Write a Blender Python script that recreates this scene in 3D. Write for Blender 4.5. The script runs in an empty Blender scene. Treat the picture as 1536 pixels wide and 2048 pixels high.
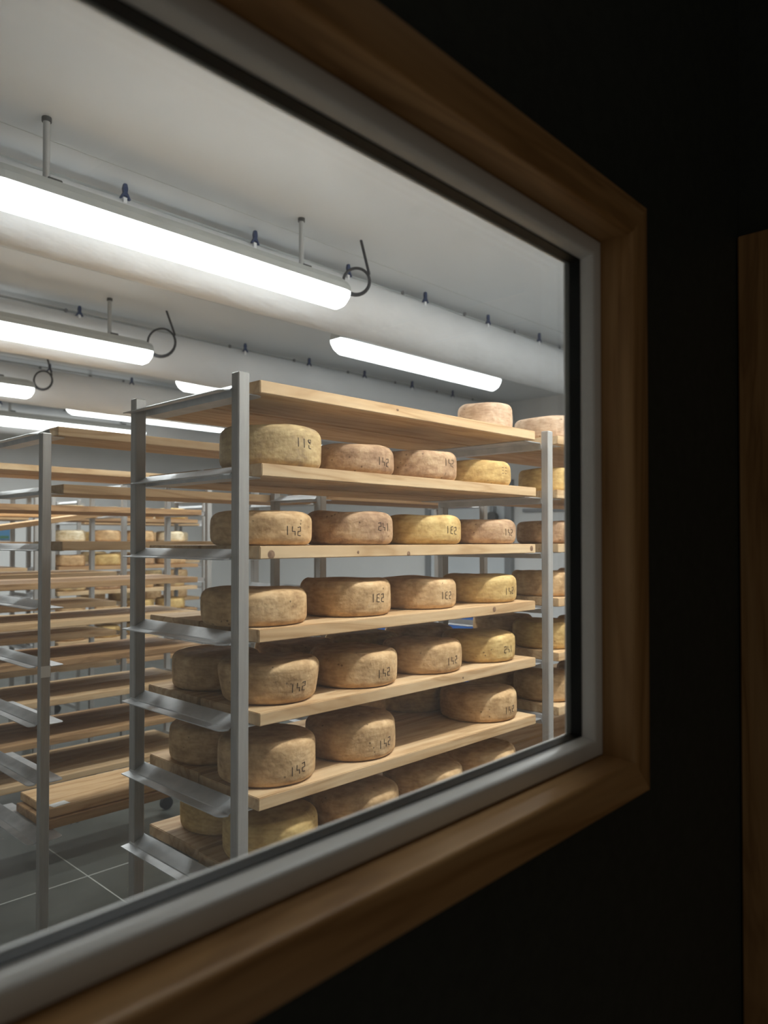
import bpy, bmesh, math, random
from mathutils import Vector, Matrix
R = math.radians
sc = bpy.context.scene
C = sc.collection

# ------------------------------------------------------------------ camera, world, exposure
EYE = 1.5
cam_d = bpy.data.cameras.new('camera')
cam = bpy.data.objects.new('camera', cam_d)
C.objects.link(cam)
cam_d.sensor_fit = 'HORIZONTAL'
cam_d.sensor_width = 36.0
cam_d.lens = 1510.0 / 1536.0 * 36.0
cam_d.clip_start = 0.02
cam_d.shift_y = 32.0 / 1536.0
cam.location = (0, 0, EYE)
cam.rotation_euler = (R(90 + 0.9), 0, R(-46.0))
cam_d.dof.use_dof = True
cam_d.dof.focus_distance = 1.9
cam_d.dof.aperture_fstop = 5.2
sc.camera = cam

w = bpy.data.worlds.new('world')
sc.world = w
w.use_nodes = True
w.node_tree.nodes['Background'].inputs[0].default_value = (1.0, 0.92, 0.79, 1)
w.node_tree.nodes['Background'].inputs[1].default_value = 0.072

sc.view_settings.view_transform = 'Standard'
sc.view_settings.look = 'None'
sc.view_settings.exposure = 0.17
sc.view_settings.gamma = 1.0
sc.view_settings.use_curve_mapping = False
LAMP = 4.2          # glow of the lamp diffusers
LAMP_W = 20.5       # downward light of each lamp

# ------------------------------------------------------------------ materials
M = {}
def nt(name):
    m = bpy.data.materials.new(name)
    m.use_nodes = True
    t = m.node_tree
    b = t.nodes['Principled BSDF']
    M[name] = m
    return m, t, b

def N(t, kind, **kw):
    n = t.nodes.new(kind)
    for k, v in kw.items():
        if k in n.inputs:
            n.inputs[k].default_value = v
        else:
            setattr(n, k, v)
    return n

def ramp(t, stops):
    n = t.nodes.new('ShaderNodeValToRGB')
    e = n.color_ramp.elements
    while len(e) < len(stops):
        e.new(0.5)
    for i, (p, c) in enumerate(stops):
        e[i].position = p
        e[i].color = (*c, 1) if len(c) == 3 else c
    return n

def coords(t, scale, vary=True):
    tc = t.nodes.new('ShaderNodeTexCoord')
    mp = t.nodes.new('ShaderNodeMapping')
    mp.inputs['Scale'].default_value = scale
    if vary:
        oi = t.nodes.new('ShaderNodeObjectInfo')
        mu = t.nodes.new('ShaderNodeMath'); mu.operation = 'MULTIPLY'; mu.inputs[1].default_value = 37.0
        t.links.new(oi.outputs['Random'], mu.inputs[0])
        cx = t.nodes.new('ShaderNodeCombineXYZ')
        for i in range(3):
            t.links.new(mu.outputs[0], cx.inputs[i])
        t.links.new(cx.outputs[0], mp.inputs['Location'])
    t.links.new(tc.outputs['Object'], mp.inputs['Vector'])
    return mp

def plain(name, col, rough=0.5, metal=0.0, spec=0.5):
    m, t, b = nt(name)
    b.inputs['Base Color'].default_value = (*col, 1)
    b.inputs['Roughness'].default_value = rough
    b.inputs['Metallic'].default_value = metal
    b.inputs['Specular IOR Level'].default_value = spec
    return m

def mottled(name, stops, scale, rough=0.6, metal=0.0, bump=0.0, detail=6, dist=0.01, spec=0.5, stretch=(1, 1, 1), vary=True, bscale=None):
    m, t, b = nt(name)
    mp = coords(t, stretch, vary)
    n = N(t, 'ShaderNodeTexNoise', Scale=scale, Detail=detail, Roughness=0.62)
    t.links.new(mp.outputs[0], n.inputs['Vector'])
    r = ramp(t, stops)
    t.links.new(n.outputs['Fac'], r.inputs[0])
    t.links.new(r.outputs[0], b.inputs['Base Color'])
    b.inputs['Roughness'].default_value = rough
    b.inputs['Metallic'].default_value = metal
    b.inputs['Specular IOR Level'].default_value = spec
    if bump:
        n2 = N(t, 'ShaderNodeTexNoise', Scale=bscale or scale * 2.5, Detail=5)
        t.links.new(mp.outputs[0], n2.inputs['Vector'])
        bp = N(t, 'ShaderNodeBump', Strength=bump, Distance=dist)
        t.links.new(n2.outputs['Fac'], bp.inputs['Height'])
        t.links.new(bp.outputs[0], b.inputs['Normal'])
    return m

def wood(name, light, mid, dark, rough, ring=9.0, bump=0.08, spec=0.4, fleck=0.5):
    # grain runs along the object's own X axis
    m, t, b = nt(name)
    mp = coords(t, (0.9, 9.0, 9.0))
    n = N(t, 'ShaderNodeTexNoise', Scale=1.6, Detail=4, Roughness=0.55, Distortion=0.6)
    t.links.new(mp.outputs[0], n.inputs['Vector'])
    mm = t.nodes.new('ShaderNodeMath'); mm.operation = 'MULTIPLY'; mm.inputs[1].default_value = ring
    t.links.new(n.outputs['Fac'], mm.inputs[0])
    fr = t.nodes.new('ShaderNodeMath'); fr.operation = 'PINGPONG'; fr.inputs[1].default_value = 1.0
    t.links.new(mm.outputs[0], fr.inputs[0])
    r = ramp(t, [(0.0, light), (0.62, mid), (1.0, dark)])
    t.links.new(fr.outputs[0], r.inputs[0])
    mp2 = coords(t, (3.0, 120.0, 120.0))
    n2 = N(t, 'ShaderNodeTexNoise', Scale=1.0, Detail=3)
    t.links.new(mp2.outputs[0], n2.inputs['Vector'])
    r2 = ramp(t, [(0.3, (1 - 0.35 * fleck,) * 3), (0.7, (1, 1, 1))])
    t.links.new(n2.outputs['Fac'], r2.inputs[0])
    mx = t.nodes.new('ShaderNodeMixRGB'); mx.blend_type = 'MULTIPLY'; mx.inputs[0].default_value = 1.0
    t.links.new(r.outputs[0], mx.inputs[1]); t.links.new(r2.outputs[0], mx.inputs[2])
    # each board its own tone
    oi = t.nodes.new('ShaderNodeObjectInfo')
    r3 = ramp(t, [(0.0, (0.86, 0.84, 0.80)), (0.5, (1, 1, 1)), (1.0, (1.0, 0.93, 0.84))])
    t.links.new(oi.outputs['Random'], r3.inputs[0])
    mx2 = t.nodes.new('ShaderNodeMixRGB'); mx2.blend_type = 'MULTIPLY'; mx2.inputs[0].default_value = 1.0
    t.links.new(mx.outputs[0], mx2.inputs[1]); t.links.new(r3.outputs[0], mx2.inputs[2])
    t.links.new(mx2.outputs[0], b.inputs['Base Color'])
    bp = N(t, 'ShaderNodeBump', Strength=bump, Distance=0.002)
    t.links.new(n2.outputs['Fac'], bp.inputs['Height'])
    t.links.new(bp.outputs[0], b.inputs['Normal'])
    b.inputs['Roughness'].default_value = rough
    b.inputs['Specular IOR Level'].default_value = spec
    return m

def cheese_mat(name, light, mid, dark, pits=0.5):
    m, t, b = nt(name)
    mp = coords(t, (1, 1, 1))
    n = N(t, 'ShaderNodeTexNoise', Scale=17.0, Detail=10, Roughness=0.72, Distortion=0.2)
    t.links.new(mp.outputs[0], n.inputs['Vector'])
    r = ramp(t, [(0.34, dark), (0.49, mid), (0.63, light)])
    t.links.new(n.outputs['Fac'], r.inputs[0])
    # horizontal cloth streaks and fine crust speckle
    mp2 = coords(t, (34, 34, 130))
    n2 = N(t, 'ShaderNodeTexNoise', Scale=1.0, Detail=5)
    t.links.new(mp2.outputs[0], n2.inputs['Vector'])
    r2 = ramp(t, [(0.36, (0.78, 0.74, 0.70)), (0.58, (1.05, 1.05, 1.05))])
    t.links.new(n2.outputs['Fac'], r2.inputs[0])
    mx = t.nodes.new('ShaderNodeMixRGB'); mx.blend_type = 'MULTIPLY'; mx.inputs[0].default_value = 0.8
    t.links.new(r.outputs[0], mx.inputs[1]); t.links.new(r2.outputs[0], mx.inputs[2])
    v = N(t, 'ShaderNodeTexVoronoi', Scale=70.0)
    t.links.new(mp.outputs[0], v.inputs['Vector'])
    n3 = N(t, 'ShaderNodeTexNoise', Scale=16.0, Detail=2)
    t.links.new(mp.outputs[0], n3.inputs['Vector'])
    lt = t.nodes.new('ShaderNodeMath'); lt.operation = 'LESS_THAN'; lt.inputs[1].default_value = 0.17
    t.links.new(v.outputs['Distance'], lt.inputs[0])
    gt = t.nodes.new('ShaderNodeMath'); gt.operation = 'GREATER_THAN'; gt.inputs[1].default_value = 0.66 - 0.10 * pits
    t.links.new(n3.outputs['Fac'], gt.inputs[0])
    ml = t.nodes.new('ShaderNodeMath'); ml.operation = 'MULTIPLY'
    t.links.new(lt.outputs[0], ml.inputs[0]); t.links.new(gt.outputs[0], ml.inputs[1])
    ms = t.nodes.new('ShaderNodeMath'); ms.operation = 'MULTIPLY'; ms.inputs[1].default_value = 0.65
    t.links.new(ml.outputs[0], ms.inputs[0])
    mx2 = t.nodes.new('ShaderNodeMixRGB'); mx2.blend_type = 'MIX'
    mx2.inputs[2].default_value = (0.07, 0.035, 0.015, 1)
    t.links.new(ms.outputs[0], mx2.inputs[0]); t.links.new(mx.outputs[0], mx2.inputs[1])
    t.links.new(mx2.outputs[0], b.inputs['Base Color'])
    n4 = N(t, 'ShaderNodeTexNoise', Scale=85.0, Detail=6)
    t.links.new(mp.outputs[0], n4.inputs['Vector'])
    ad = t.nodes.new('ShaderNodeMath'); ad.operation = 'SUBTRACT'
    t.links.new(n4.outputs['Fac'], ad.inputs[0]); t.links.new(ml.outputs[0], ad.inputs[1])
    bp = N(t, 'ShaderNodeBump', Strength=0.5, Distance=0.004)
    t.links.new(ad.outputs[0], bp.inputs['Height'])
    t.links.new(bp.outputs[0], b.inputs['Normal'])
    b.inputs['Roughness'].default_value = 0.72
    b.inputs['Specular IOR Level'].default_value = 0.25
    return m

wood('pine_board', (0.66, 0.47, 0.275), (0.60, 0.405, 0.22), (0.47, 0.29, 0.14), 0.62, fleck=0.35)
wood('aged_board', (0.50, 0.31, 0.155), (0.42, 0.245, 0.115), (0.30, 0.165, 0.075), 0.65, fleck=0.6)
wood('oiled_casing', (0.46, 0.27, 0.115), (0.40, 0.22, 0.085), (0.29, 0.15, 0.052), 0.46, ring=7, spec=0.32, fleck=0.4)
mottled('knot_wood', [(0.35, (0.14, 0.07, 0.035)), (0.65, (0.30, 0.17, 0.09))], 140, 0.6)
cheese_mat('rind_tan', (0.66, 0.450, 0.245), (0.56, 0.360, 0.178), (0.38, 0.225, 0.105))
cheese_mat('rind_gold', (0.66, 0.47, 0.20), (0.56, 0.375, 0.145), (0.42, 0.255, 0.09), 0.2)
cheese_mat('rind_rosy', (0.56, 0.38, 0.22), (0.42, 0.262, 0.15), (0.25, 0.140, 0.08), 0.8)
cheese_mat('rind_grey', (0.60, 0.445, 0.225), (0.48, 0.338, 0.165), (0.29, 0.20, 0.125), 0.6)
cheese_mat('rind_pale', (0.78, 0.68, 0.50), (0.68, 0.56, 0.37), (0.52, 0.38, 0.20), 0.2)
cheese_mat('rind_blush', (0.68, 0.50, 0.355), (0.59, 0.41, 0.275), (0.43, 0.27, 0.17), 0.7)
mottled('stamp_ink', [(0.3, (0.022, 0.010, 0.006)), (0.7, (0.06, 0.028, 0.014))], 200, 0.7)
mottled('post_steel', [(0.3, (0.335, 0.318, 0.30)), (0.7, (0.415, 0.395, 0.37))], 18, 0.42, 0.35, 0.03, stretch=(8, 8, 0.6))
mottled('bracket_steel', [(0.3, (0.44, 0.45, 0.46)), (0.7, (0.60, 0.605, 0.61))], 22, 0.45, 0.5, 0.03)
mottled('white_panel', [(0.3, (0.70, 0.695, 0.68)), (0.7, (0.75, 0.745, 0.73))], 1.2, 0.5, vary=False)
mottled('ceiling_panel', [(0.3, (0.66, 0.685, 0.70)), (0.7, (0.73, 0.755, 0.77))], 0.9, 0.42, vary=False)
mottled('duct_fabric', [(0.3, (0.76, 0.77, 0.785)), (0.7, (0.84, 0.85, 0.865))], 6, 0.75, bump=0.5, dist=0.03, bscale=7, stretch=(0.5, 1, 1))
mottled('dark_paint', [(0.3, (0.022, 0.025, 0.020)), (0.7, (0.032, 0.036, 0.029))], 60, 0.6, bump=0.05, vary=False, spec=0.25)
mottled('frame_plastic', [(0.3, (0.74, 0.73, 0.70)), (0.7, (0.78, 0.77, 0.74))], 30, 0.33)
plain('rubber', (0.010, 0.011, 0.010), 0.6, spec=0.25)
plain('spacer_grey', (0.5, 0.52, 0.5), 0.4)
mottled('lamp_housing', [(0.3, (0.46, 0.48, 0.47)), (0.7, (0.52, 0.54, 0.53))], 10, 0.5)
plain('rod_grey', (0.45, 0.46, 0.46), 0.45, 0.3)
plain('cable_black', (0.018, 0.018, 0.022), 0.45)
plain('clip_blue', (0.020, 0.038, 0.11), 0.45)
plain('clip_grey', (0.16, 0.16, 0.17), 0.5)
plain('dark_fitting', (0.06, 0.06, 0.06), 0.5)
plain('paper_white', (0.82, 0.82, 0.80), 0.7)
plain('print_black', (0.04, 0.04, 0.045), 0.7)
mottled('blue_plastic', [(0.3, (0.015, 0.075, 0.27)), (0.7, (0.025, 0.11, 0.34))], 12, 0.4)
plain('sign_blue', (0.06, 0.20, 0.36), 0.5)
plain('sign_green', (0.06, 0.16, 0.07), 0.5)
mottled('door_grey', [(0.3, (0.58, 0.61, 0.63)), (0.7, (0.64, 0.67, 0.69))], 3, 0.4)
plain('door_trim', (0.24, 0.25, 0.26), 0.4, 0.4)

# concrete floor with pale joints
m, t, b = nt('floor_concrete')
mp = coords(t, (1, 1, 1), False)
n = N(t, 'ShaderNodeTexNoise', Scale=2.2, Detail=8, Roughness=0.65)
t.links.new(mp.outputs[0], n.inputs['Vector'])
r = ramp(t, [(0.3, (0.048, 0.051, 0.044)), (0.7, (0.105, 0.107, 0.093))])
t.links.new(n.outputs['Fac'], r.inputs[0])
t.links.new(r.outputs[0], b.inputs['Base Color'])
rr = ramp(t, [(0.35, (0.26,) * 3), (0.7, (0.5,) * 3)])
t.links.new(n.outputs['Fac'], rr.inputs[0])
t.links.new(rr.outputs[0], b.inputs['Roughness'])
plain('joint_pale', (0.55, 0.55, 0.50), 0.7)

# lamp diffuser
m, t, b = nt('lamp_diffuser')
b.inputs['Base Color'].default_value = (0.9, 0.9, 0.9, 1)
b.inputs['Emission Color'].default_value = (0.95, 0.98, 1.0, 1)
b.inputs['Emission Strength'].default_value = LAMP
# window glass: clear, mirrors a little more at grazing angles, camera haze and smudges added as a translucent veil
m, t, b = nt('window_glass')
t.nodes.remove(b)
out = t.nodes['Material Output']
tr = N(t, 'ShaderNodeBsdfTransparent'); tr.inputs[0].default_value = (0.965, 0.98, 0.97, 1)
gl = N(t, 'ShaderNodeBsdfGlossy'); gl.inputs['Roughness'].default_value = 0.0
lw = N(t, 'ShaderNodeLayerWeight', Blend=0.5)
pw = t.nodes.new('ShaderNodeMath'); pw.operation = 'POWER'; pw.inputs[1].default_value = 5.0
t.links.new(lw.outputs['Facing'], pw.inputs[0])
fr = t.nodes.new('ShaderNodeMath'); fr.operation = 'MULTIPLY_ADD'; fr.inputs[1].default_value = 0.95; fr.inputs[2].default_value = 0.04
t.links.new(pw.outputs[0], fr.inputs[0])
mg = t.nodes.new('ShaderNodeMixShader')
t.links.new(fr.outputs[0], mg.inputs[0]); t.links.new(tr.outputs[0], mg.inputs[1]); t.links.new(gl.outputs[0], mg.inputs[2])
veil = N(t, 'ShaderNodeBsdfTranslucent'); veil.inputs[0].default_value = (0.8, 0.82, 0.8, 1)
mp = coords(t, (1.3, 1.3, 1.3), False)
n = N(t, 'ShaderNodeTexNoise', Scale=3.0, Detail=5, Roughness=0.6)
t.links.new(mp.outputs[0], n.inputs['Vector'])
mr = t.nodes.new('ShaderNodeMapRange')
mr.inputs[1].default_value = 0.3; mr.inputs[2].default_value = 0.75
mr.inputs[3].default_value = 0.015; mr.inputs[4].default_value = 0.045
t.links.new(n.outputs['Fac'], mr.inputs[0])
md = t.nodes.new('ShaderNodeMixShader')
t.links.new(mr.outputs[0], md.inputs[0]); t.links.new(mg.outputs[0], md.inputs[1]); t.links.new(veil.outputs[0], md.inputs[2])
t.links.new(md.outputs[0], out.inputs['Surface'])

# ------------------------------------------------------------------ helpers
def tag(o, label=None, cat=None, group=None, kind=None):
    if label: o['label'] = label
    if cat: o['category'] = cat
    if group: o['group'] = group
    if kind: o['kind'] = kind
    return o

def link(name, me, parent=None, loc=(0, 0, 0), rot=(0, 0, 0)):
    o = bpy.data.objects.new(name, me)
    C.objects.link(o)
    o.location = loc
    o.rotation_euler = rot
    if parent: o.parent = parent
    return o

def empty(name, loc=(0, 0, 0), rot=(0, 0, 0), parent=None):
    o = link(name, None, parent, loc, rot)
    o.empty_display_size = 0.05
    return o

def mesh(name, verts, faces, mat, smooth=False, angle=None):
    me = bpy.data.meshes.new(name)
    me.from_pydata([tuple(v) for v in verts], [], faces)
    bm = bmesh.new(); bm.from_mesh(me)
    bmesh.ops.recalc_face_normals(bm, faces=bm.faces)
    bm.to_mesh(me); bm.free()
    me.materials.append(M[mat])
    if smooth:
        me.polygons.foreach_set('use_smooth', [True] * len(me.polygons))
        if angle:
            me.set_sharp_from_angle(angle=R(angle))
    return me

_box = {}
def box_mesh(name, sx, sy, sz, mat, bev=0.0, seg=1):
    """box centred in x and y, standing on z = 0"""
    key = (name, round(sx, 4), round(sy, 4), round(sz, 4), mat, bev)
    if key in _box: return _box[key]
    bm = bmesh.new()
    bmesh.ops.create_cube(bm, size=1.0)
    for v in bm.verts:
        v.co = (v.co.x * sx, v.co.y * sy, (v.co.z + 0.5) * sz)
    if bev:
        bmesh.ops.bevel(bm, geom=bm.edges[:], offset=bev, segments=seg, affect='EDGES', profile=0.6)
    me = bpy.data.meshes.new(name)
    bm.to_mesh(me); bm.free()
    me.materials.append(M[mat])
    if bev and seg > 1:
        me.polygons.foreach_set('use_smooth', [True] * len(me.polygons))
        me.set_sharp_from_angle(angle=R(40))
    _box[key] = me
    return me

def box(name, x0, x1, y0, y1, z0, z1, mat, parent=None, bev=0.0, seg=1, origin=None):
    me = box_mesh(name, x1 - x0, y1 - y0, z1 - z0, mat, bev, seg)
    loc = Vector(((x0 + x1) / 2, (y0 + y1) / 2, z0))
    if origin: loc = loc - Vector(origin)
    return link(name, me, parent, loc)

def tube_mesh(name, pts, r, mat, seg=8, closed=False):
    pts = [Vector(p) for p in pts]
    verts, faces = [], []
    n = len(pts)
    up = Vector((0, 0, 1))
    prev = None
    for i, p in enumerate(pts):
        d = (pts[min(i + 1, n - 1)] - pts[max(i - 1, 0)]).normalized()
        a = prev if prev else (d.cross(up) if abs(d.dot(up)) < 0.95 else d.cross(Vector((1, 0, 0))))
        a = (a - d * a.dot(d)).normalized()
        bb = d.cross(a)
        prev = a
        for k in range(seg):
            th = 2 * math.pi * k / seg
            verts.append(p + (a * math.cos(th) + bb * math.sin(th)) * r)
    for i in range(n - 1):
        for k in range(seg):
            k2 = (k + 1) % seg
            faces.append((i * seg + k, i * seg + k2, (i + 1) * seg + k2, (i + 1) * seg + k))
    faces.append(tuple(range(seg))); faces.append(tuple((n - 1) * seg + k for k in range(seg)))
    return mesh(name, verts, faces, mat, True, 50)

def prism_mesh(name, poly, a0, a1, axis, mat, bev=0.0):
    """polygon in the plane across `axis` ('x': (y,z), 'y': (x,z), 'z': (x,y)) pulled from a0 to a1"""
    def P(q, a):
        return {'x': (a, q[0], q[1]), 'y': (q[0], a, q[1]), 'z': (q[0], q[1], a)}[axis]
    n = len(poly)
    v = [P(q, a0) for q in poly] + [P(q, a1) for q in poly]
    f = [tuple(range(n)), tuple(range(n, 2 * n))] + [(i, (i + 1) % n, n + (i + 1) % n, n + i) for i in range(n)]
    return mesh(name, v, f, mat)

ORD = ['top', 'second', 'third', 'fourth', 'fifth', 'sixth', 'seventh', 'eighth', 'lowest']

# ------------------------------------------------------------------ the setting: cheese cellar and viewing corridor
X0, X1, Y1, CEIL = -1.3, 6.5, 9.0, 2.92
YG = 0.520                     # glass plane
YWALL = 0.473                  # corridor face of the window wall
WX0, WX1, WZ0, WZ1 = -0.62, 0.889, EYE - 0.256, EYE + 0.369   # visible glass edges
YIN = 0.56                     # cellar face of the window wall

fl = box('floor', X0, X1, YIN - 0.08, Y1, -0.1, 0, 'floor_concrete')
tag(fl, 'worn grey green concrete floor of the cheese cellar', 'floor', kind='structure')
for i, (xa, xb, ya, yb) in enumerate([(X0, X1, 3.305, 3.309), (X0, X1, 5.2, 5.204), (1.52, 1.524, YIN, Y1), (3.4, 3.404, YIN, Y1)]):
    o = box('floor_joint', xa, xb, ya, yb, 0.0, 0.0012, 'joint_pale', fl, origin=fl.location)
ce = box('ceiling', X0, X1, YIN - 0.08, Y1, CEIL, CEIL + 0.1, 'ceiling_panel')
tag(ce, 'smooth off-white insulated panel ceiling above the lamps', 'ceiling', kind='structure')
for yy in (1.55, 2.70, 3.85, 5.0, 6.15, 7.3):
    box('panel_joint', X0, X1, yy, yy + 0.004, CEIL - 0.0012, CEIL, 'lamp_housing', ce, origin=ce.location)
wr = box('wall_right', X1, X1 + 0.1, YIN - 0.08, Y1, 0, CEIL, 'white_panel')
tag(wr, 'white panelled end wall of the cellar behind the racks on the right', 'wall', kind='structure')
for zz in (1.78, 1.95):
    box('wall_rail', X1 - 0.03, X1, 1.2, 4.30, zz, zz + 0.035, 'door_trim', wr, origin=wr.location)
wb = box('wall_back', X0, X1, Y1, Y1 + 0.1, 0, CEIL, 'white_panel')
tag(wb, 'white panelled far wall of the cellar behind the last racks', 'wall', kind='structure')
wl = box('wall_left', X0 - 0.1, X0, YIN - 0.08, Y1, 0, CEIL, 'white_panel')
tag(wl, 'white panelled cellar wall beyond the left edge of the view', 'wall', kind='structure')

def wall_with_hole(name, x0, x1, z0, z1, hx0, hx1, hz0, hz1, y0, y1, mat):
    vs, fs = [], []
    for y in (y0, y1):
        for (x, z) in ((x0, z0), (x1, z0), (x1, z1), (x0, z1), (hx0, hz0), (hx1, hz0), (hx1, hz1), (hx0, hz1)):
            vs.append((x, y, z))
    for o in (0, 8):
        for i in range(4):
            j = (i + 1) % 4
            fs.append((o + i, o + j, o + 4 + j, o + 4 + i))
    for i in range(4):
        j = (i + 1) % 4
        fs.append((i, j, 8 + j, 8 + i)); fs.append((4 + i, 4 + j, 12 + j, 12 + i))
    return link(name, mesh(name, vs, fs, mat))
FO = 0.0275                     # glass edge to hole edge
o = wall_with_hole('wall_front', -2.2, 1.445, 0, CEIL + 0.1, WX0 - FO, WX1 + FO, WZ0 - FO, WZ1 + FO, YWALL, YG + 0.01, 'dark_paint')
tag(o, 'black painted corridor wall around the viewing window', 'wall', kind='structure')
o = wall_with_hole('wall_front_inner', X0, X1, 0, CEIL + 0.1, WX0 - 0.16, WX1 + 0.16, WZ0 - 0.16, WZ1 + 0.16, YG + 0.0105, YIN, 'white_panel')
tag(o, 'white cellar side of the viewing window wall', 'wall', kind='structure')

# mitred rectangular frames -------------------------------------------------
def mitred(name, prof, mat, parent, smooth=False):
    """profile points (o, e): o outwards from the glass edge, e towards the corridor; four members, grain along each"""
    cx, cz = (WX0 + WX1) / 2, (WZ0 + WZ1) / 2
    corners = [(WX0, WZ0), (WX1, WZ0), (WX1, WZ1), (WX0, WZ1)]
    sg = [(-1, -1), (1, -1), (1, 1), (-1, 1)]
    n = len(prof)
    for i in range(4):
        j = (i + 1) % 4
        mid = Vector(((corners[i][0] + corners[j][0]) / 2, YG, (corners[i][1] + corners[j][1]) / 2))
        rot = Matrix.Rotation(R(90), 3, 'Y') if i % 2 else Matrix.Identity(3)
        vs = []
        for c in (i, j):
            for (oo, e) in prof:
                p = Vector((corners[c][0] + sg[c][0] * oo, YG - e, corners[c][1] + sg[c][1] * oo)) - mid
                vs.append(rot.transposed() @ p)
        fs = [(k, (k + 1) % n, n + (k + 1) % n, n + k) for k in range(n)] + [tuple(range(n)), tuple(range(n, 2 * n))]
        me = mesh(name, vs, fs, mat, smooth, 35)
        ob = link(name, me, parent, mid, (0, R(90) if i % 2 else 0, 0))
def arc(cx, cy, r, a0, a1, k):
    return [(cx + r * math.cos(R(a0 + (a1 - a0) * q / k)), cy + r * math.sin(R(a0 + (a1 - a0) * q / k))) for q in range(k + 1)]

win = empty('window_1')
tag(win, 'fixed viewing window with a white plastic frame and clear glass', 'window', kind='structure')
mitred('gasket', [(-0.0015, 0.004), (-0.0015, 0.0195), (0.004, 0.0195), (0.004, 0.004)], 'rubber', win)
prof = [(0.004, 0.004), (0.0, 0.0200), (0.0032, 0.0325)] + arc(0.0075, 0.0325, 0.0040, 165, 90, 4) + arc(0.0230, 0.0340, 0.0025, 90, 0, 4) + [(0.0258, 0.004)]
mitred('frame_member', prof, 'frame_plastic', win, True)
# cellar-side half of the frame behind the glass
mitred('inner_frame_member', [(0.0012, -0.0035), (0.0012, -0.0055), (0.0258, -0.0065), (0.0258, -0.0035)], 'frame_plastic', win)
me = box_mesh('pane', WX1 - WX0 + 0.01, 0.006, WZ1 - WZ0 + 0.01, 'window_glass')
link('pane', me, win, ((WX0 + WX1) / 2, YG, WZ0 - 0.005))

cas = empty('trim_1')
tag(cas, 'oiled wooden casing with mitred corners around the viewing window', 'window casing', kind='structure')
prof = [(0.0265, 0.010), (0.0265, 0.034), (0.0275, 0.070)] + arc(0.0335, 0.073, 0.006, 180, 90, 6) + arc(0.0715, 0.076, 0.003, 90, 0, 3) + [(0.0745, 0.0475), (0.0265, 0.0475 - 0.03)]
mitred('casing_board', prof, 'oiled_casing', cas, True)

# corridor side wall with a door in a wooden casing
o = box('wall_side', 1.445, 1.56, -2.6, YWALL, 0, CEIL + 0.1, 'dark_paint')
tag(o, 'black painted corridor side wall at the right edge', 'wall', kind='structure')
dr = empty('door_1', (1.445, 0, 0))
tag(dr, 'wooden door and casing on the dark corridor wall at the right edge', 'door', kind='structure')
me = box_mesh('door_casing', 2.05, 0.062, 0.022, 'oiled_casing', 0.003)
link('door_casing', me, dr, (-0.001, 0.440, 1.025), (0, R(-90), 0))
link('door_casing', me, dr, (-0.001, -0.56, 1.025), (0, R(-90), 0))
me = box_mesh('door_head', 0.936, 0.06, 0.022, 'oiled_casing', 0.003)
link('door_head', me, dr, (-0.001, -0.06, 2.019), (R(90), R(-90), 0)).rotation_euler = (R(-90), 0, R(90))
me = box_mesh('door_leaf', 1.985, 0.93, 0.008, 'oiled_casing', 0.002)
link('door_leaf', me, dr, (-0.001, -0.06, 0.993), (0, R(-90), 0))

# the window wall stands a little out of square with the racks
PIV = Vector((WX1, YG, 0))
SKEW = R(1.5)
for ob in [q for q in C.objects if q.parent is None and q.name in ('wall_front', 'wall_front_inner', 'window_1', 'trim_1', 'wall_side', 'door_1')]:
    ob.location = PIV + Matrix.Rotation(SKEW, 3, 'Z') @ (ob.location - PIV)
    ob.rotation_euler.z += SKEW

# ------------------------------------------------------------------ ceiling lamps
def lamp_meshes(L):
    # cross-sections in (y, z), z down from the fixture's top
    hz = [(-0.028, 0.0), (0.028, 0.0), (0.050, -0.030), (0.056, -0.058), (-0.056, -0.058), (-0.050, -0.030)]
    hv, hf = [], []
    xs = [(0, 0.80), (0.05, 1.0), (L - 0.05, 1.0), (L, 0.80)]
    n = len(hz)
    for (x, s) in xs:
        for (y, z) in hz:
            hv.append((x, y * s, -0.058 + (z + 0.058) * s))
    for i in range(3):
        for k in range(n):
            hf.append((i * n + k, i * n + (k + 1) % n, (i + 1) * n + (k + 1) % n, (i + 1) * n + k))
    hf += [tuple(range(n)), tuple(3 * n + k for k in range(n))]
    H = mesh('housing', hv, hf, 'lamp_housing')
    dz = [(0.053, -0.0585)] + [(0.053 * math.cos(R(a)), -0.066 - 0.076 * math.sin(R(a))) for a in range(0, 181, 15)] + [(-0.053, -0.0585)]
    dv, df = [], []
    xs = [(0.004, 0.55), (0.018, 0.80), (0.05, 1.0), (L - 0.05, 1.0), (L - 0.018, 0.80), (L - 0.004, 0.55)]
    n = len(dz)
    for (x, s) in xs:
        for (y, z) in dz:
            dv.append((x, y * (0.6 + 0.4 * s), -0.0585 + (z + 0.0585) * s))
    for i in range(len(xs) - 1):
        for k in range(n):
            df.append((i * n + k, i * n + (k + 1) % n, (i + 1) * n + (k + 1) % n, (i + 1) * n + k))
    df += [tuple(range(n)), tuple((len(xs) - 1) * n + k for k in range(n))]
    D = mesh('diffuser', dv, df, 'lamp_diffuser', True, 60)
    return H, D
LTOP = EYE + 1.205
H15, D15 = lamp_meshes(1.57)
clamp_me = box_mesh('clamp', 0.05, 0.03, 0.014, 'dark_fitting', 0.003)
rod_me = tube_mesh('rod', [(0, 0, 0), (0, 0, CEIL - LTOP - 0.003)], 0.0115, 'rod_grey', 10)
collar_me = tube_mesh('collar', [(0, 0, CEIL - LTOP - 0.016), (0, 0, CEIL - LTOP - 0.001)], 0.016, 'dark_fitting', 10)
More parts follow.
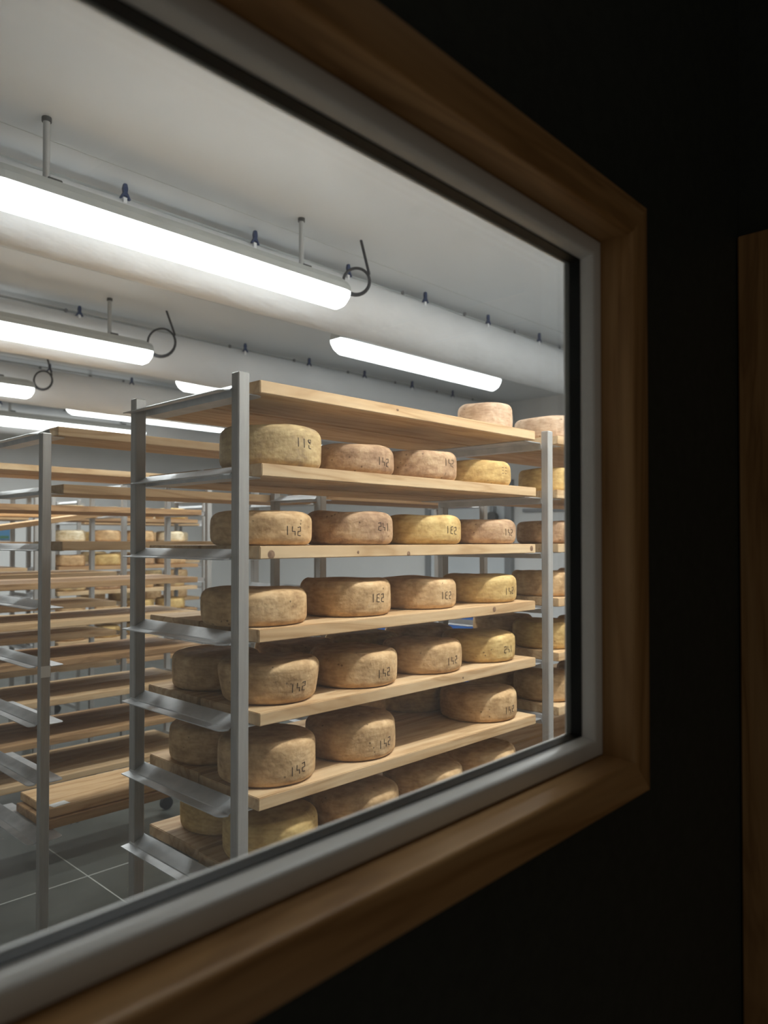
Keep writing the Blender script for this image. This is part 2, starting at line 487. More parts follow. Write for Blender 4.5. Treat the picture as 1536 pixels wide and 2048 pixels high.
def cable_pts(L, rad, sx=1.0):
    # from the ceiling, one hanging turn, to the lamp's end; plane turned 45 degrees to the lamp
    ax, ay = 0.695, -0.719
    hz = CEIL - LTOP
    c = Vector((L + 0.075, 0.0, 0.02))
    P = []
    for q in range(6):
        f = q / 5
        P.append((0.35 * rad + f * 0.62 * rad, (1 - f) * (hz - c.z) + f * 0.55 * rad))
    a = 25
    for q in range(0, 33):
        th = R(a - q * 16.0)
        f = 1.0 + 0.12 * max(0.0, q - 22) / 10
        P.append((rad * math.cos(th) * sx * f, rad * math.sin(th) * f))
    P.append((-1.15 * rad, -0.75 * rad)); P.append((-1.05 * rad, -1.1 * rad))
    return [(c.x + u * ax, c.y + u * ay, c.z + v) for (u, v) in P] 
def lamp(x0, y, label, cable=True, rods=(0.20, 1.308), rad=0.062, spread=165):
    e = empty('ceiling_lamp', (x0, y, LTOP))
    tag(e, label, 'lamp', 'tube lamps hanging under the cellar ceiling')
    link('housing', H15, e)
    link('diffuser', D15, e)
    ld = bpy.data.lights.new('lamp_light', 'AREA')
    ld.shape = 'RECTANGLE'; ld.size = 1.46; ld.size_y = 0.085
    ld.energy = LAMP_W
    ld.spread = R(spread)
    ld.color = (0.95, 0.98, 1.0)
    lo = link('lamp_light', ld, e, (0.785, 0, -0.1445))
    for rx in rods:
        rd = link('rod', rod_me, e, (rx, 0, 0.001))
        link('collar', collar_me, rd)
        link('clamp', clamp_me, rd, (0.025, 0, -0.001))
    if cable:
        link('cable', tube_mesh('cable', cable_pts(1.57, rad), 0.0068, 'cable_black', 8), e)
    return e
A = 2.565
lamp(2.393 - 1.57, A, 'large white tube lamp at upper left, nearest the window')
lamp(2.32 - 1.57, 4.23, 'white tube lamp below left, second behind the nearest one', rad=0.085)
lamp(2.26 - 1.57, 5.89, 'short bright stub of tube lamp at the left edge with a coiled cable', rad=0.07)
lamp(2.89, 3.18, 'white tube lamp right of centre, hanging under the big duct', False)
lamp(2.84, 4.78, 'white tube lamp mostly hidden behind the top bracket of the nearest rack', False)
lamp(2.72, 6.36, 'white tube lamp seen just under the top bracket of the nearest rack', False)
lamp(2.45, 7.45, 'farthest tube lamp, a thin bright strip at left above the second rack', False)
lamp(3.1, 1.65, 'added unseen tube lamp above the right bay of the nearest rack, hidden by the casing', False)  # unseen lamp, added to brighten the ceiling on the right
lamp(0.95, 0.70, 'tube lamp above the window side aisle, out of view over the racks', True, spread=124)
lamp(2.75, 0.82, 'tube lamp over the window side aisle hidden beyond the right casing', False, spread=124)

# ------------------------------------------------------------------ fabric air ducts on clips
def clip_meshes():
    v = [(-0.007, -0.004), (-0.016, -0.022), (-0.019, -0.030), (-0.012, -0.030), (-0.006, -0.018), (0.006, -0.018), (0.012, -0.030),
         (0.019, -0.030), (0.016, -0.022), (0.007, -0.004), (0.009, 0.012), (0.005, 0.030), (-0.005, 0.030), (-0.009, 0.012)]
    big = prism_mesh('clip', v, -0.006, 0.006, 'y', 'clip_blue')
    tab = prism_mesh('tab', [(-0.006, -0.052), (0.006, -0.052), (0.007, -0.024), (-0.007, -0.024)], -0.003, 0.003, 'y', 'duct_fabric')
    small = prism_mesh('hook', [(-0.006, -0.010), (0.006, -0.010), (0.010, 0.002), (0.004, 0.012), (-0.004, 0.012), (-0.010, 0.002)], -0.005, 0.005, 'y', 'clip_grey')
    return big, tab, small
CB, CT, CS = clip_meshes()
def duct(y, z, rad, x0, x1, label, clip_xs, hook_xs, seed, rotz=0.0):
    rnd = random.Random(seed)
    e = empty('air_duct', (x0, y, z), (0, 0, rotz))
    tag(e, label, 'air duct', 'white fabric air ducts under the ceiling')
    L = x1 - x0
    nx, ns = int(L / 0.06), 36
    ph = [rnd.uniform(0, 6) for _ in range(8)]
    vs, fs = [], []
    for i in range(nx + 1):
        x = L * i / nx
        for k in range(ns):
            th = 2 * math.pi * k / ns
            rr = rad * (1 + 0.010 * math.sin(3 * x + ph[0]) * math.cos(th + ph[1]) + 0.006 * math.sin(7.3 * x + 2 * th + ph[2])
                        + 0.006 * math.sin(13 * x - 3 * th + ph[3]) + 0.004 * math.sin(23 * x + 5 * th + ph[4]) + 0.003 * rnd.uniform(-1, 1))
            vs.append((x, rr * math.cos(th), rr * math.sin(th)))
    for i in range(nx):
        for k in range(ns):
            k2 = (k + 1) % ns
            fs.append((i * ns + k, i * ns + k2, (i + 1) * ns + k2, (i + 1) * ns + k))
    fs.append(tuple(range(ns))); fs.append(tuple(nx * ns + k for k in range(ns)))
    link('tube', mesh('tube', vs, fs, 'duct_fabric', True), e)
    # hanging rail along the crown
    rl = box_mesh('rail', L, 0.012, 0.010, 'lamp_housing')
    link('rail', rl, e, (L / 2, -0.02, rad + 0.004))
    yo = -rad * 0.42; zo = rad * 0.91
    for cx in clip_xs:
        c = link('clip', CB, e, (cx - x0 - 0.035, -0.112, 0.143))
        c.scale = (1.15, 1.15, 1.0)
        link('tab', CT, c)
    for cx in hook_xs:
        link('hook', CS, e, (cx - x0, -0.09, 0.136))
    return e
duct(2.90, EYE + 1.23, 0.150, X0 + 0.02, X1 - 0.02, 'big white fabric air duct behind the nearest tube lamp',
     [0.8, 1.452, 2.079, 2.66, 3.259, 3.857, 4.44, 5.05], [3.06, 3.614, 4.148, 4.706], 3)
duct(4.56, EYE + 1.23, 0.150, X0 + 0.02, X1 - 0.02, 'second white fabric air duct, behind the lamp right of centre',
     [2.01, 3.213, 3.81, 4.41, 5.0, 5.57], [1.904, 3.063, 3.645, 4.207, 4.77, 5.33, 5.87], 5)
duct(6.20, EYE + 1.23, 0.150, X0 + 0.02, X1 - 0.02, 'third white fabric air duct, far left above the racks',
     [2.5, 3.2, 3.9, 4.6], [2.4, 3.1, 3.8], 7)
duct(7.86, EYE + 1.20, 0.150, X0 + 0.02, X1 - 0.02, 'farthest white fabric air duct near the back wall',
     [2.7, 3.4, 4.1], [2.6, 3.3], 9)

# ------------------------------------------------------------------ racks
ZT = [EYE + 0.332 - 0.1725 * k for k in range(9)]     # top faces of the boards on each level
TH = 0.027
PW, PD = 0.028, 0.026
def sheet(line, t=0.002):
    """closed outline of a bent sheet from its top line"""
    return line + [(x, z - t) for (x, z) in reversed(line)]
_brk = {}
def end_bracket(depth, side):
    """bent steel support between two posts: ledge under the boards, raised ridge, lip on the outside with round corners"""
    key = ('e', round(depth, 3), side)
    if key in _brk: return _brk[key]
    line = [(0.068, 0.0), (0.020, 0.0), (0.015, 0.021), (-0.016, 0.005), (-0.018, 0.003), (-0.038, 0.001)]
    out = []
    ys = [0.0, 0.004, 0.010, 0.018, depth - 0.004, depth]
    vs, fs = [], []
    n = len(line)
    for y in ys:
        f = 0.0
        if y < 0.018: f = 1 - math.sqrt(max(0, 1 - ((0.018 - y) / 0.018) ** 2))
        row = []
        for k, (x, z) in enumerate(line):
            xx = x
            if k == 5: xx = x + 0.018 * f
            if k == 0: xx = x - 0.02 * f
            row.append((xx * side, y, z))
        vs += row + [(a, b2, c - 0.002) for (a, b2, c) in row]
    m2 = 2 * n
    for i in range(len(ys) - 1):
        a, b2 = i * m2, (i + 1) * m2
        for k in range(n - 1):
            fs.append((a + k, a + k + 1, b2 + k + 1, b2 + k))
            fs.append((a + n + k, a + n + k + 1, b2 + n + k + 1, b2 + n + k))
        fs.append((a, a + n, b2 + n, b2)); fs.append((a + n - 1, a + 2 * n - 1, b2 + 2 * n - 1, b2 + n - 1))
    for a in (0, (len(ys) - 1) * m2):
        for k in range(n - 1):
            fs.append((a + k, a + k + 1, a + n + k + 1, a + n + k))
    _brk[key] = mesh('bracket', vs, fs, 'bracket_steel')
    return _brk[key]
def middle_bracket(depth):
    key = ('m', round(depth, 3))
    if key in _brk: return _brk[key]
    line = [(-0.11, 0.0), (-0.022, 0.0), (-0.016, -0.016), (0.016, -0.016), (0.022, 0.0), (0.10, 0.0)]
    _brk[key] = prism_mesh('bracket', sheet(line), 0, depth, 'y', 'bracket_steel')
    return _brk[key]

post_me = {}
def post_mesh(h):
    if h not in post_me:
        post_me[h] = box_mesh('post', PW, PD, h, 'post_steel', 0.0022)
    return post_me[h]
caster_wheel = tube_mesh('caster', [(0, -0.012, 0), (0, 0.012, 0)], 0.035, 'cable_black', 16)

def rack(name, xs, y0, y1, h, label, dz=0.0, levels=range(8), group='steel racks standing in rows in the cellar'):
    """xs: post centres along x; y0, y1: centres of front and back posts"""
    e = empty('cheese_rack', (xs[0], y0, 0))
    tag(e, label, 'rack', group)
    for i, x in enumerate(xs):
        for y in (y0, y1):
            p = link('post', post_mesh(h), e, (x - xs[0], y - y0, 0.072))
            link('caster', caster_wheel, p, (0, 0, -0.036))
        d = (y1 - y0) - 0.006
        for k in levels:
            z = ZT[k] - TH + dz - 0.0004
            if i == 0: me = end_bracket(d, 1)
            elif i == len(xs) - 1: me = end_bracket(d, -1)
            else: me = middle_bracket(d)
            link('bracket', me, e, (x - xs[0], 0.010, z))
        box('foot_rail', x - 0.012, x + 0.012, y0, y1, 0.10, 0.125, 'post_steel', e, origin=(xs[0], y0, 0))
    return e

brd = {}
def board(x0, x1, y0, y1, ztop, mat, label, group, tilt=0.0, th=TH):
    key = (round(x1 - x0, 3), round(y1 - y0, 3), mat, th)
    if key not in brd:
        bm = bmesh.new()
        bmesh.ops.create_cube(bm, size=1.0)
        for v in bm.verts:
            v.co = (v.co.x * (x1 - x0), v.co.y * (y1 - y0), (v.co.z + 0.5) * th)
        bmesh.ops.bevel(bm, geom=bm.edges[:], offset=0.0016, segments=2, affect='EDGES')
        me = bpy.data.meshes.new('shelf_board'); bm.to_mesh(me); bm.free()
        me.materials.append(M[mat])
        brd[key] = me
    o = link('shelf_board', brd[key], None, ((x0 + x1) / 2, (y0 + y1) / 2, ztop - th), (0, tilt, 0))
    tag(o, label, 'shelf board', group)
    return o

def knot(b, x, z, r, wide=1.0):
    """knot on the front edge of a board, x and z in the board's own axes"""
    y = -(max(v.co.y for v in b.data.vertices))
    n = 14
    vs = [(x, y - 0.0009, z)]
    for q in (0, 1):
        for k in range(n):
            th = 2 * math.pi * k / n
            rr = r * (1 if q else 0.55)
            vs.append((x + rr * wide * math.cos(th), y - (0.0007 if q == 0 else 0.0), min(TH - 0.001, max(0.001, z + rr * math.sin(th)))))
    fs = [(0, 1 + k, 1 + (k + 1) % n) for k in range(n)] + [(1 + k, 1 + (k + 1) % n, 1 + n + (k + 1) % n, 1 + n + k) for k in range(n)]
    link('knot', mesh('knot', vs, fs, 'knot_wood'), b)

# nearest rack, two bays
PX = [0.904, 2.066, 3.228]
YF, YB = 1.281, 1.704
rack('nearest', PX, YF, YB, 1.770, 'nearest grey steel rack, loaded with stamped cheese wheels')
rnd = random.Random(11)
near_boards = {}
for k in range(8):
    jx, jy = rnd.uniform(-0.004, 0.004), rnd.uniform(-0.003, 0.003)
    fb = board(0.944 + jx, 1.978 + jx, 1.267 + jy, 1.489 + jy, ZT[k], 'pine_board',
               f'pale pine front board, {ORD[k]} shelf of the nearest rack, left bay', 'boards of the nearest rack')
    bb = board(0.946 - jx, 1.980 - jx, 1.503, 1.725, ZT[k], 'pine_board',
               f'pale pine back board, {ORD[k]} shelf of the nearest rack, left bay', 'boards of the nearest rack')
    f2 = board(2.106 - jx, 3.140 - jx, 1.267 - jy, 1.489 - jy, ZT[k], 'pine_board',
               f'pine front board, {ORD[k]} shelf right of the second post, nearest rack', 'boards of the nearest rack')
    b2 = board(2.106 + jx, 3.140 + jx, 1.503, 1.725, ZT[k], 'pine_board',
               f'pine back board, {ORD[k]} shelf right of the second post, nearest rack', 'boards of the nearest rack')
    near_boards[k] = fb
knot(near_boards[2], -0.488, 0.009, 0.0095, 1.0)
knot(near_boards[2], -0.235, 0.011, 0.004)
knot(near_boards[2], -0.060, 0.005, 0.0065)
knot(near_boards[2], 0.495, 0.014, 0.0085)
knot(near_boards[3], 0.305, 0.015, 0.008)
knot(near_boards[0], -0.1, 0.016, 0.003, 1.6)
knot(near_boards[4], 0.16, 0.012, 0.003)

# ------------------------------------------------------------------ cheese wheels
GL = {  # stamp strokes on a unit box 0..1 wide, 0..1 high
    '1': [[(0.5, 0.0), (0.45, 1.0)]],
    '4': [[(0.15, 1.0), (0.12, 0.45), (0.85, 0.45), (0.88, 0.0)]],
    '2': [[(0.05, 0.92), (0.85, 1.0), (0.92, 0.52), (0.15, 0.48), (0.12, 0.06), (0.95, 0.0)]],
    'S': [[(0.05, 1.0), (0.90, 0.95), (0.92, 0.58), (0.12, 0.50), (0.22, 0.05), (0.92, 0.0)]],
    'E': [[(0.95, 1.0), (0.15, 0.92), (0.12, 0.55), (0.72, 0.52)], [(0.12, 0.55), (0.10, 0.06), (0.95, 0.0)]],
    '8': [[(0.0, 0.92), (0.62, 0.70), (0.92, 0.72), (0.88, 1.02), (0.15, 0.98), (0.2, 0.72), (0.8, 0.55)], [(0.30, 0.40), (0.34, 0.06), (1.0, 0.0)]],
    '3': [[(0.1, 0.95), (0.9, 0.95)], [(0.15, 0.5), (0.85, 0.5)], [(0.1, 0.05), (0.9, 0.05)]],
}
def cheese_shape(Rd, h, seed, taper=0.0, rc=0.017, wob=1.0):
    rnd = random.Random(seed)
    ph = [rnd.uniform(0, 6.28) for _ in range(8)]
    bulge = rnd.uniform(0.012, 0.03)
    tilt = rnd.uniform(-0.003, 0.003) * wob
    rb = rc * 0.8
    def rad(th, z):
        tt = z / h
        r = Rd * (1 - bulge * (2 * tt - 1) ** 2 + taper * (tt - 0.5))
        r *= 1 + wob * (0.006 * math.sin(2 * th + ph[0]) + 0.004 * math.sin(3 * th + ph[1]) + 0.003 * math.sin(5 * th + ph[2] + 4 * tt) + 0.0022 * math.sin(9 * th + ph[3] - 6 * tt))
        return r
    def topz(th, f):
        return wob * (0.0018 * math.sin(2 * th + ph[4]) * f + 0.0012 * math.sin(4 * th + ph[5]) * f + 0.0012 * math.sin(7 * f + ph[6])) + tilt * f * math.cos(th + ph[7])
    prof = []   # (fraction of the radius, z, inset, is_top)
    prof.append((0.5, 0.0, 0, 0)); prof.append((0.85, 0.0, 0, 0))
    for q in range(5):
        a = R(-90 + 90 * q / 4)
        prof.append((1.0, rb + rb * math.sin(a), rb * (1 - math.cos(a)), 0))
    for q in range(1, 5):
        prof.append((1.0, rb + (h - rb - rc) * q / 5, 0, 0))
    for q in range(6):
        a = R(90 * q / 5)
        prof.append((1.0, h - rc + rc * math.sin(a), rc * (1 - math.cos(a)), q / 5))
    prof.append((0.78, h, 0, 1)); prof.append((0.45, h + 0.0008, 0, 1))
    return rad, topz, prof
def cheese_mesh(Rd, h, seed, mat, taper=0.0, rc=0.017, ns=56, wob=1.0):
    rad, topz, prof = cheese_shape(Rd, h, seed, taper, rc, wob)
    vs, fs = [], []
    for (fr_, z, ins, tp) in prof:
        for k in range(ns):
            th = 2 * math.pi * k / ns
            r = (rad(th, min(max(z, 0), h)) - ins) * fr_
            vs.append((r * math.cos(th), r * math.sin(th), z + (topz(th, fr_) * tp if tp else 0)))
    np_ = len(prof)
    for i in range(np_ - 1):
        for k in range(ns):
            k2 = (k + 1) % ns
            fs.append((i * ns + k, i * ns + k2, (i + 1) * ns + k2, (i + 1) * ns + k))
    vs.append((0, 0, 0)); b0 = len(vs) - 1
    vs.append((0, 0, h + 0.001)); t0 = len(vs) - 1
    for k in range(ns):
        k2 = (k + 1) % ns
        fs.append((b0, k2, k)); fs.append((t0, (np_ - 1) * ns + k, (np_ - 1) * ns + k2))
    return mesh('round_cheese', vs, fs, mat, True), rad

def stamp(parent, rad, h, text, ang, zc=0.45, size=0.0185, slant=0.0, pitch=0.0155, wd=0.0021, faint=False):
    """short dark strokes pressed into the rind; ang is the direction the number faces"""
    vs, fs = [], []
    n = len(text)
    zb = h * zc - size / 2
    gw = 0.0105
    def P(s, z, off):
        th = ang + s / 0.112
        r = rad(th, min(max(z, 0.004), h - 0.004)) + off
        return (r * math.cos(th), r * math.sin(th), z)
    for i, ch in enumerate(text):
        s0 = (i - (n - 1) / 2) * pitch - gw / 2
        for line in GL.get(ch, []):
            pts = []
            for (a, b) in zip(line[:-1], line[1:]):
                L = math.hypot((b[0] - a[0]) * gw, (b[1] - a[1]) * size)
                kk = max(1, int(L / 0.004))
                for q in range(kk):
                    f = q / kk
                    pts.append((a[0] + (b[0] - a[0]) * f, a[1] + (b[1] - a[1]) * f))
            pts.append(line[-1])
            pts = [(s0 + p[0] * gw, zb + p[1] * size + slant * (i - (n - 1) / 2) * pitch) for p in pts]
            base = len(vs)
            for q, p in enumerate(pts):
                p0, p1 = pts[max(0, q - 1)], pts[min(len(pts) - 1, q + 1)]
                d = Vector((p1[0] - p0[0], p1[1] - p0[1]))
                d = d.normalized() if d.length > 1e-9 else Vector((1, 0))
                nn = Vector((-d.y, d.x)) * wd / 2
                vs.append(P(p[0] + nn.x, p[1] + nn.y, -0.0006)); vs.append(P(p[0] + nn.x * 0.7, p[1] + nn.y * 0.7, 0.0006))
                vs.append(P(p[0] - nn.x * 0.7, p[1] - nn.y * 0.7, 0.0006)); vs.append(P(p[0] - nn.x, p[1] - nn.y, -0.0006))
            for q in range(len(pts) - 1):
                a = base + 4 * q
                for k in range(3):
                    fs.append((a + k, a + k + 1, a + 5 + k, a + 4 + k))
            fs.append(tuple(base + k for k in range(4))); e0 = base + 4 * (len(pts) - 1)
            fs.append(tuple(e0 + k for k in range(4)))
    o = link('stamped_number', mesh('stamped_number', vs, fs, 'knot_wood' if faint else 'stamp_ink'), parent)
    o['label'] = 'dark stamped batch number'
    return o

TONE = {'rind_tan': 'tan', 'rind_gold': 'golden', 'rind_rosy': 'reddish brown', 'rind_grey': 'grey-mottled', 'rind_pale': 'pale'}
seedc = [100]
def wheel(x, y, k, Rd, h, mat, label, group, text=None, ang=-90, zc=0.45, slant=0.0, taper=0.0, rc=0.017, size=0.0185, dz=0.0, spin=0.0, faint=False):
    seedc[0] += 1
    me, rad = cheese_mesh(Rd, h, seedc[0], mat, taper, rc)
    o = link('round_cheese', me, None, (x, y, ZT[k] + 0.0003 + dz))
    tag(o, label, 'cheese', group)
    if text:
        stamp(o, rad, h, text, R(ang), zc, size, slant, faint=faint)
    return o
G1 = 'stamped cheese wheels on the nearest rack'
T, Go, Ro, Gr, Pa = 'rind_tan', 'rind_gold', 'rind_rosy', 'rind_grey', 'rind_pale'
# front wheels of the left bay: x, y, level, radius, height, rind, stamp, text in label, facing, number height, slant
near = [
    (1.902, 1.400, 0, 0.084, 0.083, 'rind_blush', None, 'unstamped pinkish cheese wheel alone on the top board of the nearest rack', -90, .5, 0),
    (1.066, 1.392, 1, 0.116, 0.094, Gr, '118', 'tall grey-mottled cheese wheel stamped 112, left on second shelf, nearest rack', -88, .56, -.06),
    (1.318, 1.388, 1, 0.108, 0.074, Ro, '142', 'reddish brown cheese wheel stamped 142, second on second shelf, nearest rack', -80, .42, -.08),
    (1.574, 1.392, 1, 0.110, 0.082, Ro, '142', 'rosy cheese wheel stamped 142, third on second shelf, nearest rack', -80, .58, -.04),
    (1.842, 1.392, 1, 0.106, 0.074, Go, '33', 'golden cheese wheel with faint stamp, rightmost on second shelf, nearest rack', -84, .60, 0),
    (1.041, 1.392, 2, 0.1140, 0.077, T, '142', 'tan cheese wheel stamped 142 behind the front post, third shelf, nearest rack', -90, .42, -.05),
    (1.312, 1.392, 2, 0.1120, 0.081, Ro, '241', 'brown cheese wheel stamped 241, second on third shelf, nearest rack', -76, .55, -.04),
    (1.588, 1.392, 2, 0.1130, 0.078, Go, '1E2', 'golden cheese wheel stamped 132, third on third shelf, nearest rack', -84, .50, -.08),
    (1.862, 1.392, 2, 0.1090, 0.073, Ro, '142', 'orange tan cheese wheel stamped 142, rightmost on third shelf, nearest rack', -84, .48, -.05),
    (1.024, 1.396, 3, 0.1190, 0.077, T, None, 'unstamped tan cheese wheel behind the front post, fourth shelf, nearest rack', -90, .5, 0),
    (1.306, 1.396, 3, 0.1150, 0.086, T, '1E2', 'tan cheese wheel stamped 132 in large digits, second on fourth shelf, nearest rack', -90, .52, -.02),
    (1.575, 1.396, 3, 0.1090, 0.079, T, '1E2', 'brown cheese wheel stamped 132, third on fourth shelf, nearest rack', -84, .46, -.02),
    (1.862, 1.396, 3, 0.1140, 0.079, Go, '142', 'yellow cheese wheel stamped 142, rightmost on fourth shelf, nearest rack', -84, .44, .06),
    (1.062, 1.390, 4, 0.1110, 0.088, T, '142', 'slant-sided cheese wheel stamped 142 behind the front post, fifth shelf, nearest rack', -86, .42, .05),
    (1.327, 1.390, 4, 0.1130, 0.084, T, '142', 'tan cheese wheel stamped 142, second on fifth shelf, nearest rack', -86, .42, .08),
    (1.590, 1.390, 4, 0.1110, 0.080, T, '142', 'crusty cheese wheel stamped 142, third on fifth shelf, nearest rack', -84, .42, .10),
    (1.851, 1.390, 4, 0.1110, 0.081, Go, '241', 'cheese wheel stamped 241, rightmost on fifth shelf, nearest rack', -84, .46, .02),
    (1.052, 1.384, 5, 0.1100, 0.094, T, '142', 'cheese wheel stamped 142 behind the front post, sixth shelf, nearest rack', -84, .36, .14),
    (1.318, 1.390, 5, 0.1140, 0.090, T, '142', 'tan cheese wheel stamped 142, second on sixth shelf, nearest rack', -80, .42, .12),
    (1.851, 1.390, 5, 0.1150, 0.084, T, '142', 'cheese wheel stamped 142 standing alone at the right end, sixth shelf, nearest rack', -84, .40, .06),
    (1.066, 1.390, 6, 0.1080, 0.090, Go, None, 'golden cheese wheel behind the front post, seventh shelf, nearest rack', -90, .5, 0),
    (1.330, 1.390, 6, 0.1120, 0.088, T, None, 'cheese wheel second on seventh shelf of the nearest rack, cut by the sill', -90, .5, 0),
    (1.594, 1.390, 6, 0.1120, 0.086, T, None, 'cheese wheel third on seventh shelf of the nearest rack, cut by the sill', -90, .5, 0),
    (1.852, 1.390, 6, 0.1120, 0.084, T, None, 'cheese wheel rightmost on seventh shelf of the nearest rack, cut by the sill', -90, .5, 0),
]
for i, (x, y, k, Rd, h, mat, txt, lab, ang, zc, sl) in enumerate(near):
    wheel(x, y, k, Rd, h, mat, lab, G1, txt, ang - (6 if ang > -87 else 0), zc, sl, taper=(0.12 if k == 4 and i == 13 else 0.0),
          rc=0.022 if k in (1, 2) else 0.018, size=0.0195, faint=(txt == '33'))
# wheels on the back boards of the left bay
G2 = 'cheese wheels on the back boards of the nearest rack'
for (x, y, k, Rd, h, mat, lab) in [
    (1.066, 1.608, 4, 0.108, 0.085, T, 'brown cheese wheel on the back board, left end of fifth shelf, nearest rack'),
    (1.322, 1.615, 4, 0.110, 0.083, T, 'shaded cheese wheel on the back board, second on fifth shelf, nearest rack'),
    (1.575, 1.615, 4, 0.110, 0.083, Gr, 'shaded cheese wheel on the back board, third on fifth shelf, nearest rack'),
    (1.835, 1.615, 4, 0.112, 0.084, T, 'shaded cheese wheel on the back board, fourth on fifth shelf, nearest rack'),
    (1.056, 1.606, 5, 0.106, 0.088, T, 'brown cheese wheel on the back board, left end of sixth shelf, nearest rack'),
    (1.52, 1.612, 5, 0.108, 0.085, T, 'shaded cheese wheel on the back board, middle of sixth shelf, nearest rack'),
    (1.80, 1.615, 5, 0.110, 0.085, Gr, 'shaded cheese wheel on the back board, right of sixth shelf, nearest rack'),
    (1.090, 1.606, 6, 0.108, 0.085, Go, 'golden cheese wheel on the back board, left end of seventh shelf, nearest rack'),
    (1.36, 1.612, 6, 0.110, 0.085, T, 'cheese wheel on the back board, second on seventh shelf, nearest rack'),
]:
    wheel(x, y, k, Rd, h, mat, lab, G2)
# right bay, beside the casing
G3 = 'cheese wheels right of the second post of the nearest rack'
for (x, k, Rd, h, mat, txt, lab) in [
    (2.262, 0, 0.118, 0.078, 'rind_blush', None, 'pale cheese wheel on the top shelf above the second post, nearest rack'),
    (2.262, 1, 0.106, 0.080, Go, None, 'wrinkled golden cheese wheel, second shelf right of the second post, nearest rack'),
    (2.262, 2, 0.113, 0.076, Ro, None, 'cheese wheel on the third shelf right of the second post, nearest rack'),
    (2.232, 3, 0.116, 0.080, T, '142', 'cheese wheel stamped 14, fourth shelf right of the second post, nearest rack'),
    (2.236, 4, 0.114, 0.084, Go, '22', 'cheese wheel stamped 22, fifth shelf right of the second post, nearest rack'),
    (2.240, 5, 0.114, 0.084, T, None, 'cheese wheel on the sixth shelf right of the second post, nearest rack'),
]:
    wheel(x, 1.392, k, Rd, h, mat, lab, G3, txt, -66, 0.5, 0.02)
for k in range(1, 6):
    wheel(2.52, 1.392, k, 0.112, 0.08, (T, Go, Ro)[k % 3], f'cheese wheel second right of the second post, {ORD[k]} shelf, nearest rack', G3)
wheel(2.27, 1.615, 5, 0.110, 0.088, T, 'cheese wheel on the back board of the sixth shelf right of the second post', G3)
wheel(2.30, 1.615, 4, 0.110, 0.085, T, 'cheese wheel on the back board of the fifth shelf right of the second post', G3)

# ------------------------------------------------------------------ racks further back
far_me = [cheese_mesh(0.112, 0.082, 900 + i, mt, 0, 0.018, 32)[0] for i, mt in enumerate([T, Go, Ro, Gr, Pa])]
def far_wheel(x, y, k, which, label, group, sz=1.0, dz=0.0):
    o = link('round_cheese', far_me[which], None, (x, y, ZT[k] + 0.0003 + dz), (0, 0, random.Random(int(x * 991 + y * 577 + k)).uniform(0, 6)))
    o.scale = (sz, sz, sz)
    tag(o, label, 'cheese', group)
    return o
def shelves(x0, x1, y0, levels, name, group, mats, two=True, dz=0.0, seed=0):
    r_ = random.Random(seed)
    for k in levels:
        j = r_.uniform(-0.012, 0.012)
        mt = mats[k % len(mats)]
        board(x0 + 0.04 + j, x1 - 0.06 + j, y0 - 0.014, y0 + 0.208, ZT[k] + dz, mt, f'bare front board, {ORD[k]} shelf of the {name}', group)
        if two:
            board(x0 + 0.04 - j, x1 - 0.06 - j, y0 + 0.222, y0 + 0.444, ZT[k] + dz, mt, f'bare back board, {ORD[k]} shelf of the {name}', group)
# second row
Y2 = 2.28
rack('second', [0.912, 1.985], Y2, Y2 + 0.423, 1.745, 'empty steel rack at the left edge, in the second row', dz=0.008)
shelves(0.912, 1.985, Y2, range(0, 3), 'left edge rack in the second row', 'boards of the second row rack', ['pine_board'], two=False, dz=0.008, seed=1)
# stack of spare boards on the lowest level of that rack
for i in range(2):
    o = board(0.958 + 0.02 * i, 1.93 + 0.01 * i, Y2 + 0.11 - 0.02 * (1 - i), Y2 + 0.35 - 0.02 * (1 - i), ZT[7] + 0.008 + TH * i + 0.0005 * i, 'aged_board' if i == 0 else 'pine_board',
              ['lower plank of the loose stack at lower left, darker edge', 'upper plank of the loose stack at lower left with a white tag'][i], 'loose planks at lower left')
me = box_mesh('tag', 0.055, 0.035, 0.001, 'paper_white')
tg = link('tag', me, o, (-0.44, -0.09, TH), (0, 0, R(8)))
# narrow rack behind the nearest one
rack('narrow', [1.745, 2.69], 1.99, 2.25, 1.74, 'narrow steel rack close behind the nearest rack, holding single planks', dz=0.01)
for k in (1, 3, 5):
    board(1.79, 2.63, 2.005, 2.235, ZT[k] + 0.01, 'aged_board', f'reddish plank on the narrow rack, {ORD[k]} shelf', 'planks of the narrow rack')
# third row
Y3 = 3.40
rack('third', [1.04, 2.20], Y3, Y3 + 0.41, 1.76, 'steel rack in the third row, mostly bare boards', dz=-0.005, levels=range(9))
shelves(1.04, 2.20, Y3, [0, 1, 3, 4, 5, 6, 7, 8], 'third row rack', 'boards of the third row rack', ['pine_board', 'aged_board'], dz=-0.005, seed=2)
# fourth row
Y4 = 4.22
rack('fourth', [0.98, 2.15], Y4, Y4 + 0.42, 1.76, 'steel rack in the fourth row behind the third')
for k in (1, 2, 3, 4, 5, 6):
    if k > 2:
        board(1.02, 2.10, Y4 - 0.014, Y4 + 0.208, ZT[k], 'pine_board', f'bare front board, {ORD[k]} shelf of the fourth row rack', 'boards of the fourth row rack')
    board(1.03, 2.09, Y4 + 0.222, Y4 + 0.444, ZT[k], 'pine_board', f'bare back board, {ORD[k]} shelf of the fourth row rack', 'boards of the fourth row rack')
board(1.02, 2.12, Y4 + 0.016, Y4 + 0.20, EYE + 0.092, 'pine_board', 'plank set at a slant across two levels of the fourth row rack', 'boards of the fourth row rack', tilt=-math.atan(0.1725 / 1.10))
